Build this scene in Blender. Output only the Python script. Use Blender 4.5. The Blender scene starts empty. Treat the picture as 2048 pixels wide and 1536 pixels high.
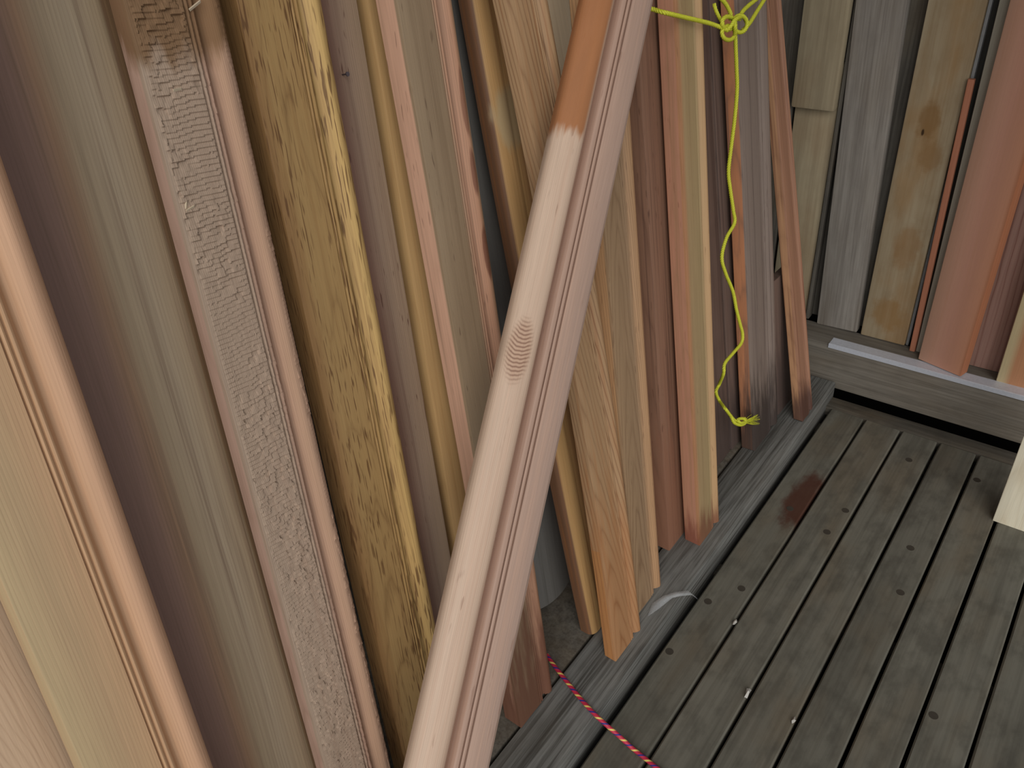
import bpy, bmesh, math, random
import numpy as np
from mathutils import Matrix, Vector, noise

sc = bpy.context.scene
COL = sc.collection
random.seed(7)

# ------------------------------------------------------------------ camera
W, H, F = 2048, 1536, 1600.0
CAMH = 1.45
RM = np.array([[0.7915043691752344, 0.6066800484664345, -0.0738928438299634],
               [0.29872013333548053, -0.48950685888219697, -0.8192370334935538],
               [-0.533185817062445, 0.626356411238881, -0.5686743625163728]])   # world -> camera (x right, y down, z forward)
CAMP = np.array([0.0, 0.0, CAMH])
cam_d = bpy.data.cameras.new('camera'); cam = bpy.data.objects.new('camera', cam_d); COL.objects.link(cam)
cam_d.sensor_width = 36.0; cam_d.lens = 36.0 * F / W; cam_d.clip_start = 0.02
cr, cu, cb = RM[0], -RM[1], -RM[2]
cam.matrix_world = Matrix(((cr[0], cu[0], cb[0], CAMP[0]), (cr[1], cu[1], cb[1], CAMP[1]), (cr[2], cu[2], cb[2], CAMP[2]), (0, 0, 0, 1)))
sc.camera = cam

# ------------------------------------------------------------------ light
world = bpy.data.worlds.new('world'); sc.world = world; world.use_nodes = True
bg = world.node_tree.nodes['Background']
bg.inputs[0].default_value = (0.90, 0.95, 1.0, 1); bg.inputs[1].default_value = 0.50
sun_d = bpy.data.lights.new('sun', 'SUN'); sun = bpy.data.objects.new('sun', sun_d); COL.objects.link(sun)
sun_d.energy = 1.75; sun_d.angle = math.radians(50); sun_d.color = (1.0, 0.97, 0.93)
sun.rotation_euler = Vector((-0.56, 0.66, -0.50)).to_track_quat('-Z', 'Y').to_euler()
sc.view_settings.view_transform = 'Standard'; sc.view_settings.look = 'None'
sc.view_settings.gamma = 1.0; sc.view_settings.use_curve_mapping = False
sc.view_settings.exposure = 0.0

# ------------------------------------------------------------------ helpers
def lin(c):
    return tuple((x / 255 / 12.92) if x / 255 <= 0.04045 else ((x / 255 + 0.055) / 1.055) ** 2.4 for x in c[:3]) + (1.0,)

def ray(x, y):
    return RM.T @ np.array([(x - W / 2) / F, (y - H / 2) / F, 1.0])
def on_plane(x, y, n, p):
    d = ray(x, y); n = np.array(n, float); return CAMP + d * (n @ (np.array(p, float) - CAMP) / (n @ d))
def on_z(x, y, z=0.0):
    return on_plane(x, y, (0, 0, 1), (0, 0, z))

def tag(o, label, cat, group=None, kind=None):
    o['label'] = label; o['category'] = cat
    if group: o['group'] = group
    if kind: o['kind'] = kind
    return o

def make(name, verts, faces, mat=None, parent=None, smooth=None, mw=None):
    me = bpy.data.meshes.new(name); me.from_pydata([tuple(v) for v in verts], [], faces); me.validate(); me.update()
    bm = bmesh.new(); bm.from_mesh(me); bmesh.ops.recalc_face_normals(bm, faces=bm.faces); bm.to_mesh(me); bm.free()
    if smooth is not None:
        me.polygons.foreach_set('use_smooth', [True] * len(me.polygons)); me.set_sharp_from_angle(angle=math.radians(smooth))
    if mat: me.materials.append(mat)
    o = bpy.data.objects.new(name, me); COL.objects.link(o)
    if parent: o.parent = parent
    if mw is not None: o.matrix_world = mw
    return o

def box_verts(x0, x1, y0, y1, z0, z1):
    v = [(x, y, z) for z in (z0, z1) for y in (y0, y1) for x in (x0, x1)]
    f = [(0, 2, 3, 1), (4, 5, 7, 6), (0, 1, 5, 4), (2, 6, 7, 3), (0, 4, 6, 2), (1, 3, 7, 5)]
    return v, f

def bev_box(name, c, s, mat, parent=None, bev=0.003, seg=2, rot=None):
    v, f = box_verts(-s[0] / 2, s[0] / 2, -s[1] / 2, s[1] / 2, -s[2] / 2, s[2] / 2)
    me = bpy.data.meshes.new(name); me.from_pydata(v, [], f)
    bm = bmesh.new(); bm.from_mesh(me); bmesh.ops.recalc_face_normals(bm, faces=bm.faces)
    bmesh.ops.bevel(bm, geom=list(bm.edges), offset=bev, segments=seg, affect='EDGES', profile=0.6)
    bm.to_mesh(me); bm.free()
    me.polygons.foreach_set('use_smooth', [True] * len(me.polygons)); me.set_sharp_from_angle(angle=math.radians(50))
    me.materials.append(mat)
    o = bpy.data.objects.new(name, me); COL.objects.link(o); o.location = c
    if rot: o.rotation_euler = rot
    if parent: o.parent = parent
    return o

# ------------------------------------------------------------------ materials
def woodlin(c, k=0.12):
    r, g, b, a = lin(c); y = 0.2126 * r + 0.7152 * g + 0.0722 * b
    return (r + (y - r) * k, g + (y - g) * k, b + (y - b) * k, 1.0)

class NT:
    def __init__(s, name):
        s.m = bpy.data.materials.new(name); s.m.use_nodes = True; s.t = s.m.node_tree; s.n = s.t.nodes; s.l = s.t.links
        s.b = s.n['Principled BSDF']
    def _set(s, sock, v):
        if isinstance(v, bpy.types.NodeSocket): s.l.new(v, sock)
        else: sock.default_value = v
    def math(s, op, a, b=0.0, c=None, clamp=False):
        n = s.n.new('ShaderNodeMath'); n.operation = op; n.use_clamp = clamp
        s._set(n.inputs[0], a); s._set(n.inputs[1], b)
        if c is not None: s._set(n.inputs[2], c)
        return n.outputs[0]
    def noise(s, vec, scale, off=(0, 0, 0), detail=2.0, rough=0.5):
        mp = s.n.new('ShaderNodeMapping'); s.l.new(vec, mp.inputs[0]); mp.inputs['Scale'].default_value = scale; mp.inputs['Location'].default_value = off
        n = s.n.new('ShaderNodeTexNoise'); s.l.new(mp.outputs[0], n.inputs['Vector']); n.inputs['Scale'].default_value = 1.0
        n.inputs['Detail'].default_value = detail; n.inputs['Roughness'].default_value = rough
        return n.outputs['Fac']
    def ramp(s, v, lo, hi):
        n = s.n.new('ShaderNodeMapRange'); n.interpolation_type = 'SMOOTHSTEP'; s._set(n.inputs[0], v)
        n.inputs[1].default_value = lo; n.inputs[2].default_value = hi; return n.outputs[0]
    def mix(s, f, a, b, mode='MIX'):
        n = s.n.new('ShaderNodeMix'); n.data_type = 'RGBA'; n.blend_type = mode
        s._set(n.inputs[0], f); s._set(n.inputs[6], a); s._set(n.inputs[7], b); return n.outputs[2]
    def bump(s, h, strength, dist):
        n = s.n.new('ShaderNodeBump'); s.l.new(h, n.inputs['Height']); n.inputs['Strength'].default_value = strength; n.inputs['Distance'].default_value = dist
        s.l.new(n.outputs[0], s.b.inputs['Normal'])

SEED = [0]
def wood(name, light, dark, pith=(0.05, 0.08), spacing=0.0032, tilt=0.02, wob=0.006, ringamt=0.55, sharp=3.0,
         streak=0.25, streakcol=None, flecks=0.0, fleckcol=(70, 40, 28), side=None, side_depth=0.004, sideamt=1.0,
         across=None, stains=(), foot=None, band=None, ripple=None, fthr=0.66, fmod=(0.42, 0.62), fscale=(230, 230, 26), rough=0.55, bump=0.25, spec=0.3, fibre=0.16):
    """cedar: local X across the board, Y into it, Z along it"""
    SEED[0] += 1; o = SEED[0] * 3.7
    s = NT(name); tc = s.n.new('ShaderNodeTexCoord').outputs['Object']
    sx = s.n.new('ShaderNodeSeparateXYZ'); s.l.new(tc, sx.inputs[0]); x, y, z = sx.outputs
    n1 = s.noise(tc, (14, 14, 2.2), (o, 0, 0), 3.0)
    n2 = s.noise(tc, (60, 60, 9), (o, 5, 0), 2.0)
    dx = s.math('SUBTRACT', x, pith[0]); dy = s.math('SUBTRACT', y, pith[1])
    r = s.math('SQRT', s.math('ADD', s.math('MULTIPLY', dx, dx), s.math('MULTIPLY', dy, dy)))
    r = s.math('ADD', r, s.math('MULTIPLY', z, tilt))
    r = s.math('ADD', r, s.math('MULTIPLY', s.math('SUBTRACT', n1, 0.5), wob * 2))
    r = s.math('ADD', r, s.math('MULTIPLY', s.math('SUBTRACT', n2, 0.5), wob * 0.35))
    fr = s.math('FRACT', s.math('DIVIDE', r, spacing))
    rings = s.math('POWER', s.math('SUBTRACT', 1.0, s.math('ABSOLUTE', s.math('SUBTRACT', s.math('MULTIPLY', fr, 2.0), 1.0))), sharp)
    vary = s.ramp(s.noise(tc, (25, 25, 1.6), (0, o, 0), 2.0), 0.3, 0.75)
    f = s.math('MULTIPLY', s.math('MULTIPLY', rings, ringamt), s.math('ADD', s.math('MULTIPLY', vary, 0.7), 0.3), clamp=True)
    base = woodlin(light)
    if across:
        cr_ = s.n.new('ShaderNodeValToRGB'); e = cr_.color_ramp.elements
        wpx = s.math('ADD', x, s.math('MULTIPLY', s.math('SUBTRACT', n1, 0.5), 0.006))
        s.l.new(s.math('DIVIDE', wpx, 0.18), cr_.inputs[0])
        e[0].position = across[0][0] / 0.18; e[0].color = woodlin(across[0][1]); e[1].position = across[-1][0] / 0.18; e[1].color = woodlin(across[-1][1])
        for p, c in across[1:-1]:
            q = cr_.color_ramp.elements.new(p / 0.18); q.color = woodlin(c)
        base = cr_.outputs[0]
    if side:
        sd = s.math('MULTIPLY', s.ramp(y, side_depth, side_depth + 0.003), sideamt)
        base = s.mix(s.math('MULTIPLY', sd, s.math('LESS_THAN', x, 0.02)), base, woodlin(side))
    col = s.mix(f, base, woodlin(dark))
    sn = s.ramp(s.noise(tc, (110, 110, 1.3), (0, 0, o), 3.0, 0.6), 0.48, 0.72)
    col = s.mix(s.math('MULTIPLY', sn, streak), col, woodlin(streakcol or dark))
    fib = s.noise(tc, (520, 520, 11), (o, o, 0), 2.0)
    fb = s.math('ADD', s.math('MULTIPLY', fib, fibre * 2), 1.0 - fibre)
    g = s.n.new('ShaderNodeCombineColor')
    for i in range(3): s.l.new(fb, g.inputs[i])
    col = s.mix(1.0, col, g.outputs[0], 'MULTIPLY')
    if flecks > 0:
        fl = s.ramp(s.noise(tc, fscale, (o, 0, o), 1.0), fthr, fthr + 0.07)
        fl = s.math('MULTIPLY', fl, s.ramp(s.noise(tc, (30, 30, 4), (0, o, o), 1.0), fmod[0], fmod[1]))
        col = s.mix(s.math('MULTIPLY', fl, flecks), col, woodlin(fleckcol))
    for (su, sz, ru, rz, c, amt) in stains:
        a = s.math('DIVIDE', s.math('SUBTRACT', x, su), ru); b = s.math('DIVIDE', s.math('SUBTRACT', z, sz), rz)
        d = s.math('SQRT', s.math('ADD', s.math('MULTIPLY', a, a), s.math('MULTIPLY', b, b)))
        d = s.math('ADD', d, s.math('MULTIPLY', s.math('SUBTRACT', s.noise(tc, (45, 45, 12), (o, su * 9, sz), 3.0, 0.6), 0.5), 0.9))
        m = s.math('MULTIPLY', s.math('SUBTRACT', 1.0, s.ramp(d, 0.72, 1.1)), amt)
        col = s.mix(m, col, woodlin(c))
    if band:
        d = s.math('ADD', z, s.math('MULTIPLY', s.math('SUBTRACT', s.noise(tc, (90, 90, 14), (o, 3, 2), 3.0, 0.6), 0.5), 0.05))
        m = s.math('MULTIPLY', s.ramp(d, band[0] - 0.012, band[0] + 0.012), s.math('SUBTRACT', 1.0, s.ramp(x, band[1] - 0.004, band[1] + 0.004)))
        col = s.mix(s.math('MULTIPLY', m, band[3]), col, s.mix(s.math('MULTIPLY', n2, 0.6), woodlin(band[2], 0.1), woodlin(band[4], 0.1)))
    if ripple:
        ru0, rz0, rru, rrz = ripple
        a = s.math('DIVIDE', s.math('SUBTRACT', x, ru0), rru); b = s.math('DIVIDE', s.math('SUBTRACT', z, rz0), rrz)
        d = s.math('SQRT', s.math('ADD', s.math('MULTIPLY', a, a), s.math('MULTIPLY', b, b)))
        m = s.math('SUBTRACT', 1.0, s.ramp(d, 0.55, 1.05))
        ph = s.math('ADD', s.math('DIVIDE', z, 0.0062), s.math('ADD', s.math('MULTIPLY', s.math('MULTIPLY', a, a), -1.6), s.math('MULTIPLY', n2, 2.2)))
        rp = s.math('POWER', s.math('ABSOLUTE', s.math('SINE', s.math('MULTIPLY', ph, 3.14159))), 3.0)
        col = s.mix(s.math('MULTIPLY', m, 0.35), col, woodlin((186, 136, 100)))
        col = s.mix(s.math('MULTIPLY', s.math('MULTIPLY', m, rp), 0.7), col, woodlin((112, 66, 44)))
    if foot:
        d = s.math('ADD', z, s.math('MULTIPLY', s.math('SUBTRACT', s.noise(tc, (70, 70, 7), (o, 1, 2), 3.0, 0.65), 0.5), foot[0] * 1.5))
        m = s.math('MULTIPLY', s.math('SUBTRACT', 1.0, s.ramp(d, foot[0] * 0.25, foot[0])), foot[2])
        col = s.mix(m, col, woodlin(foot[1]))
    s.l.new(col, s.b.inputs['Base Color'])
    s.b.inputs['Roughness'].default_value = rough; s.b.inputs['Specular IOR Level'].default_value = spec
    h = s.math('SUBTRACT', s.math('MULTIPLY', fib, 0.5), s.math('MULTIPLY', rings, 0.3))
    s.bump(h, bump, 0.001)
    return s.m

def weathered(name, light, dark, axis=2, blot=0.5, stain=None, rough=0.8, spec=0.15, grain=1.0, warm=(112, 96, 74), warmamt=0.35):
    """grey weathered timber, grain along the given local axis"""
    SEED[0] += 1; o = SEED[0] * 2.3
    s = NT(name); tc0 = s.n.new('ShaderNodeTexCoord').outputs['Object']
    oi = s.n.new('ShaderNodeObjectInfo')
    cv = s.n.new('ShaderNodeCombineXYZ'); s.l.new(s.math('MULTIPLY', oi.outputs['Random'], 37.0), cv.inputs[0]); s.l.new(s.math('MULTIPLY', oi.outputs['Random'], 11.0), cv.inputs[1])
    va = s.n.new('ShaderNodeVectorMath'); va.operation = 'ADD'; s.l.new(tc0, va.inputs[0]); s.l.new(cv.outputs[0], va.inputs[1]); tc = va.outputs[0]
    def sc3(a, b):
        v = [a, a, a]; v[axis] = b; return tuple(v)
    g1 = s.noise(tc, sc3(190, 5), (o, 0, 0), 4.0, 0.6)
    g2 = s.noise(tc, sc3(45, 1.6), (0, o, 0), 3.0, 0.6)
    bl = s.ramp(s.noise(tc, sc3(26, 14), (0, 0, o), 4.0, 0.6), 0.42, 0.72)
    wm = s.ramp(s.noise(tc, sc3(11, 4), (o, o, 0), 3.0, 0.55), 0.42, 0.7)
    f = s.math('MULTIPLY', s.math('ADD', s.math('MULTIPLY', s.ramp(g1, 0.35, 0.7), 0.5 * grain), s.math('MULTIPLY', s.ramp(g2, 0.35, 0.7), 0.5)), 0.9, clamp=True)
    col = s.mix(f, lin(light), lin(dark))
    col = s.mix(s.math('MULTIPLY', wm, warmamt), col, lin(warm))
    col = s.mix(s.math('MULTIPLY', bl, blot), col, lin(dark))
    rb = s.math('ADD', s.math('MULTIPLY', oi.outputs['Random'], 0.22), 0.9)
    g = s.n.new('ShaderNodeCombineColor')
    for i in range(3): s.l.new(rb, g.inputs[i])
    col = s.mix(1.0, col, g.outputs[0], 'MULTIPLY')
    if stain:
        sx = s.n.new('ShaderNodeSeparateXYZ'); s.l.new(tc0, sx.inputs[0])
        for (cx, cy, rx, ry, c, amt) in stain:
            a = s.math('DIVIDE', s.math('SUBTRACT', sx.outputs[0], cx), rx); b = s.math('DIVIDE', s.math('SUBTRACT', sx.outputs[1 if axis == 1 else 2], cy), ry)
            d = s.math('SQRT', s.math('ADD', s.math('MULTIPLY', a, a), s.math('MULTIPLY', b, b)))
            d = s.math('ADD', d, s.math('MULTIPLY', s.math('SUBTRACT', s.noise(tc0, (38, 22, 30), (o, 2, 0), 4.0, 0.6), 0.5), 1.1))
            col = s.mix(s.math('MULTIPLY', s.math('SUBTRACT', 1.0, s.ramp(d, 0.5, 1.1)), amt), col, lin(c))
    s.l.new(col, s.b.inputs['Base Color'])
    s.b.inputs['Roughness'].default_value = rough; s.b.inputs['Specular IOR Level'].default_value = spec
    s.bump(g1, 0.35 * grain, 0.001)
    return s.m

def plain(name, c, rough=0.5, metal=0.0, spec=0.4, alpha=None, var=0.15, scale=60):
    s = NT(name); tc = s.n.new('ShaderNodeTexCoord').outputs['Object']
    nz = s.noise(tc, (scale, scale, scale), (0, 0, 0), 3.0)
    a = lin(c); d = tuple(v * (1 - var * 2) for v in a[:3]) + (1,)
    s.l.new(s.mix(nz, a, d), s.b.inputs['Base Color'])
    s.b.inputs['Roughness'].default_value = rough; s.b.inputs['Metallic'].default_value = metal; s.b.inputs['Specular IOR Level'].default_value = spec
    if alpha is not None: s.b.inputs['Alpha'].default_value = alpha
    return s.m

# ------------------------------------------------------------------ setting: deck floor
m_deck = weathered('weathered deck', (119, 116, 105), (79, 76, 68), axis=1, blot=0.55, grain=0.45)
m_deck_st = weathered('weathered deck with stain', (119, 116, 105), (79, 76, 68), axis=1, blot=0.5, grain=0.45,
                      stain=[(0.030, 0.0, 0.045, 0.13, (78, 42, 30), 0.85)])
m_dark = plain('dark subfloor', (30, 28, 26), 0.95, spec=0.05)
m_joist = weathered('joist timber', (100, 95, 86), (64, 60, 54), axis=0)
m_ledge = weathered('weathered ledge timber', (130, 130, 126), (74, 72, 68), axis=1, blot=0.25, grain=1.6, warmamt=0.1)
m_wallgrey = weathered('weathered wall board', (118, 113, 104), (74, 69, 63), axis=2, blot=0.3)
m_wallgrey2 = weathered('grey wall board', (150, 144, 136), (108, 101, 94), axis=2, blot=0.2, warmamt=0.2)
m_walltan = weathered('tan knotty wall board', (180, 164, 136), (142, 118, 86), axis=2, blot=0.3, warm=(166, 128, 82), warmamt=0.6, grain=0.5,
                       stain=[(-0.005, -0.515, 0.030, 0.055, (132, 98, 58), 0.7), (0.02, -0.60, 0.03, 0.05, (140, 106, 66), 0.6), (-0.012, -0.545, 0.004, 0.010, (52, 36, 24), 0.9), (0.0, -1.06, 0.05, 0.06, (150, 112, 64), 0.6), (0.01, -0.85, 0.04, 0.07, (146, 108, 66), 0.5)])
m_wallpale = weathered('pale wall board', (176, 162, 134), (134, 119, 96), axis=2, blot=0.2, warm=(150, 122, 92), warmamt=0.35, grain=0.6)
m_rail = weathered('weathered rail timber', (140, 133, 122), (92, 86, 78), axis=0, blot=0.25, warmamt=0.25)
m_plug = plain('screw plug', (76, 70, 62), 0.9, spec=0.1)

v, f = box_verts(-1.2, 1.7, -1.6, 2.6, -0.30, -0.20)
floor = make('floor', v, f, m_dark); tag(floor, 'grey weathered timber deck of narrow gapped planks', 'floor', kind='structure')
edges = [(-0.484, -0.3925), (-0.3855, -0.2935), (-0.2865, -0.1965), (-0.1895, -0.1005), (-0.0930, -0.0105), (-0.0030, 0.0835)]
xx = 0.0905
while xx < 1.2: edges.append((xx, xx + 0.089)); xx += 0.0955
deck_objs = []
for i, (a, b) in enumerate(edges):
    y1 = 1.984; y0 = -1.4
    st = i == 0
    ori = ((a + b) / 2, 1.58 if st else (y0 + y1) / 2, -0.015)
    vv = []
    prof = [(-1, -1), (-1, 0.8), (-0.93, 1), (0.93, 1), (1, 0.8), (1, -1)]
    hw = (b - a) / 2; ns = 30
    for k in range(ns + 1):
        yy = y0 + (y1 - y0) * k / ns
        for (px, pz) in prof:
            j = 0.0012 * (noise.noise(Vector((i * 3.1 + px, yy * 4, 0)))) if abs(px) > 0.9 else 0
            vv.append((px * hw + j, yy - ori[1], pz * 0.015))
    n = len(prof); ff = [tuple(range(n)), tuple(range(ns * n, ns * n + n))]
    for k in range(ns):
        for q in range(n):
            ff.append((k * n + q, k * n + (q + 1) % n, (k + 1) * n + (q + 1) % n, (k + 1) * n + q))
    o = make('deck_plank', vv, ff, m_deck_st if st else m_deck, floor, 40); o.location = ori
    deck_objs.append(o)
border = bev_box('deck_plank', (0.30, 2.016, -0.015), (1.62, 0.056, 0.030), m_joist, floor)
for yy in (0.62, 1.28, 1.93, 0.0, -0.65):
    bev_box('joist', (0.35, yy, -0.085), (1.75, 0.038, 0.10), m_joist, floor)
# screw plugs in the deck planks
disc = None
for (px, py) in [(1483, 1177), (1416, 1203), (1691, 1021), (1654, 1064), (1821, 1096), (1801, 1185), (1580, 1017), (1867, 1431), (1818, 920), (1954, 960), (1339, 1303)]:
    p = on_z(px, py)
    k = min(range(len(edges)), key=lambda q: abs((edges[q][0] + edges[q][1]) / 2 - p[0]))
    n = 14; vv = []; ff = [tuple(range(n))]
    for ring, (rr, zz) in enumerate(((0.0085, 0.0005), (0.0093, -0.001))):
        for q in range(n):
            vv.append((rr * math.cos(2 * math.pi * q / n), rr * math.sin(2 * math.pi * q / n), zz))
    for q in range(n): ff.append((q, (q + 1) % n, n + (q + 1) % n, n + q))
    o = make('screw_plug', vv, ff, m_plug, deck_objs[k]); o.location = Vector((p[0], p[1], 0.0)) - deck_objs[k].location

# ledge the boards stand on, plus the sill planks behind it
def long_beam(name, x0, x1, z0, z1, mat, bev=0.006):
    return bev_box(name, ((x0 + x1) / 2, 0.33, (z0 + z1) / 2), (x1 - x0, 3.44, z1 - z0), mat, None, bev)
ledge = long_beam('trim_1', -0.604, -0.500, -0.06, 0.05, m_ledge); tag(ledge, 'grey grooved ledge timber along the deck edge carrying the boards', 'ledge', kind='structure')
sill = long_beam('trim_2', -0.780, -0.610, -0.06, 0.046, m_wallgrey, 0.004); tag(sill, 'grey sill plank behind the ledge timber under leaning boards', 'sill', kind='structure')
sill2 = long_beam('trim_3', -1.015, -0.786, -0.06, 0.030, m_wallgrey, 0.004); tag(sill2, 'dark grey sill plank at the foot of the left wall', 'sill', kind='structure')
fill = long_beam('trim_4', -0.4995, -0.4845, -0.19, -0.10, m_dark, 0.001); tag(fill, 'dark strip in the slot between ledge and deck', 'trim', kind='structure')

# left wall behind the leaning boards
v, f = box_verts(-1.10, -1.04, -1.4, 2.3, -0.2, 2.5)
wl = make('wall_left', v, f, m_dark); tag(wl, 'grey timber wall behind the row of leaning boards', 'wall', kind='structure')
yy = -1.4
while yy < 2.1:
    w_ = 0.14
    o = bev_box('plank', (-1.03, yy + w_ / 2, 1.15), (0.024, w_ - 0.006, 2.65), m_wallgrey, wl, 0.003); yy += w_

# end wall
v, f = box_verts(-1.10, 1.45, 2.24, 2.30, -0.2, 2.5)
wb = make('wall_back', v, f, m_dark); tag(wb, 'grey and tan vertical timber end wall beyond the deck', 'wall', kind='structure')
def wplank(x0, x1, yf, t, z0, z1, mat, name='plank', parent=wb, bev=0.004):
    return bev_box(name, ((x0 + x1) / 2, yf + t / 2, (z0 + z1) / 2), (x1 - x0, t, z1 - z0), mat, parent, bev)
def endx(px, py, y): return on_plane(px, py, (0, 1, 0), (0, y, 0))

wplank(-0.766, -0.652, 2.135, 0.03, 0.790, 2.45, m_wallpale, bev=0.008)
wplank(-0.766, -0.654, 2.170, 0.03, 0.165, 0.90, m_wallpale)
wplank(-0.651, -0.640, 2.160, 0.03, 0.165, 2.45, m_wallgrey)
wplank(-1.02, -0.775, 2.175, 0.03, 0.10, 2.45, m_wallgrey)
o = bev_box('plank', (-0.5865 + 0.033, 2.165, 0.165 + 1.13), (0.117, 0.03, 2.26), m_wallgrey2, wb, 0.004)
o.location = (-0.595, 2.165, 1.295); o.rotation_euler = (0, math.atan(-0.037), 0)
wplank(-0.484, -0.3615, 2.150, 0.03, 0.165, 2.45, m_walltan, bev=0.005)
wplank(-0.3605, -0.3535, 2.158, 0.02, 0.165, 2.45, plain('pale batten', (150, 150, 150), 0.5), bev=0.001)
for k in range(13):
    a = -0.310 + k * 0.132
    wplank(a, a + 0.126, 2.190, 0.03, 0.165, 2.45, m_wallgrey2 if k % 2 else m_wallgrey)
wplank(-0.68, -0.32, 2.196, 0.03, 0.165, 2.45, m_wallgrey)
rail = bev_box('trim_5', (0.18, 2.111, 0.0915), (2.40, 0.102, 0.143), m_rail, None, 0.004)
tag(rail, 'grey horizontal bottom rail of the end wall above a dark slot', 'rail', kind='structure')

# added roof, unseen above the frame, that cuts sky light at the far end
v, f = box_verts(-1.10, 1.45, 0.45, 2.30, 2.505, 2.56)
shade_roof = make('added_roof', v, f, m_wallgrey); tag(shade_roof, 'added unseen roof that shades the far end of the deck', 'added_roof', kind='structure')

# ------------------------------------------------------------------ leaning boards
def lean_frame(a, b):
    d = np.array([-math.tan(a), math.tan(b), 1.0]); d /= np.linalg.norm(d)
    u = np.array([0, 1.0, 0]); u -= (u @ d) * d; u /= np.linalg.norm(u)
    n = np.cross(u, d); return d, u, n

def mw(u, yb, d, p):
    return Matrix(((u[0], yb[0], d[0], p[0]), (u[1], yb[1], d[1], p[1]), (u[2], yb[2], d[2], p[2]), (0, 0, 0, 1)))

def smooth_pts(pts, n):      # catmull-rom through (u,y) points
    out = []; P = [pts[0]] + list(pts) + [pts[-1]]
    for i in range(1, len(P) - 2):
        for k in range(n):
            t = k / n; p0, p1, p2, p3 = P[i - 1], P[i], P[i + 1], P[i + 2]
            out.append(tuple(0.5 * (2 * p1[j] + (p2[j] - p0[j]) * t + (2 * p0[j] - 5 * p1[j] + 4 * p2[j] - p3[j]) * t * t + (3 * p1[j] - p0[j] - 3 * p2[j] + p3[j]) * t ** 3) for j in (0, 1)))
    out.append(pts[-1]); return out

def front_moulded(w):
    """flat, two quirk grooves with a bead, a cove, then a rounded nose (depth positive into the board)"""
    p = [(0.0, 0.0022), (0.0006, 0.0006), (0.0022, 0.0)]
    p += [(w * 0.25, 0.0), (w * 0.555, 0.0)]
    p += [(w * 0.562, 0.0030), (w * 0.570, 0.0032), (w * 0.578, 0.0008)]
    p += [(w * 0.592, 0.0), (w * 0.606, 0.0008)]
    p += [(w * 0.614, 0.0032), (w * 0.622, 0.0032), (w * 0.632, 0.0008)]
    p += smooth_pts([(w * 0.645, 0.0005), (w * 0.665, 0.0020), (w * 0.700, 0.0078), (w * 0.735, 0.0085), (w * 0.775, 0.0040), (w * 0.825, 0.0002),
                     (w * 0.870, -0.0012), (w * 0.925, 0.0010), (w * 0.970, 0.0058), (w * 0.995, 0.0125), (w, 0.018)], 3)
    return p
def front_flat(w, r=0.003):
    return [(0, r), (r * 0.3, r * 0.3), (r, 0), (w * 0.33, 0), (w * 0.66, 0), (w - r, 0), (w - r * 0.3, r * 0.3), (w, r)]
def front_round(w):
    return smooth_pts([(0.0, 0.018), (w * 0.01, 0.011), (w * 0.06, 0.004), (w * 0.14, 0.0006), (w * 0.22, 0.0), (w * 0.34, 0.0012), (w * 0.42, 0.0040), (w * 0.47, 0.0046)], 3) + [(w * 0.75, 0.0046), (w * 0.98, 0.0046), (w, 0.007)]
def front_post(w):
    return [(w * 0.5 * (1 - math.cos(math.pi * k / 18)), 0.045 * (1 - math.sin(math.pi * k / 18))) for k in range(19)]
def front_cross(w):
    """board seen from its nosed edge: broad rounded nose, step, bead and grooves, flat"""
    p = smooth_pts([(0.0, 0.016), (w * 0.02, 0.008), (w * 0.08, 0.002), (w * 0.2, -0.0015), (w * 0.32, -0.001), (w * 0.40, 0.0030), (w * 0.445, 0.0095), (w * 0.465, 0.0170)], 3)
    p += smooth_pts([(w * 0.472, 0.0250), (w * 0.490, 0.0250), (w * 0.540, 0.0115), (w * 0.585, 0.0098), (w * 0.615, 0.0108)], 3)
    p += [(w * 0.620, 0.0155), (w * 0.634, 0.0155), (w * 0.638, 0.0108), (w * 0.655, 0.0100), (w * 0.672, 0.0108), (w * 0.677, 0.0155), (w * 0.691, 0.0155), (w * 0.698, 0.0105)]
    p += [(w * 0.75, 0.0102), (w * 0.97, 0.0110), (w, 0.0135)]
    return p
def mirror(p, w):
    return [(w - a, b) for a, b in reversed(p)]

def board(name, mat, front, w, t, L, M4, bow=0.0, flush=True, ztop=None, seg=26, jag=0.0):
    prof = list(front) + [(w, t - 0.002), (w - 0.002, t), (0.002, t), (0, t - 0.002)]
    n = len(prof); vv = []; ff = []
    ux, uy, uz = M4[2][0], M4[2][1], M4[2][2]
    for k in range(seg + 1):
        for (a, b) in prof:
            z = L * k / seg
            if k == 0 and flush: z = -(a * ux + b * uy) / uz
            if k == 0 and jag: z += jag * abs(noise.noise(Vector((a * 160, b * 160, 3.3))))
            s = z / 1.8
            vv.append((a + 4 * s * (1 - s) * bow, b, z))
    ff.append(tuple(range(n))); ff.append(tuple(range(seg * n, seg * n + n)))
    for k in range(seg):
        for q in range(n):
            ff.append((k * n + q, k * n + (q + 1) % n, (k + 1) * n + (q + 1) % n, (k + 1) * n + q))
    o = make(name, vv, ff, mat, None, 32); o.matrix_world = M4; return o

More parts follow.
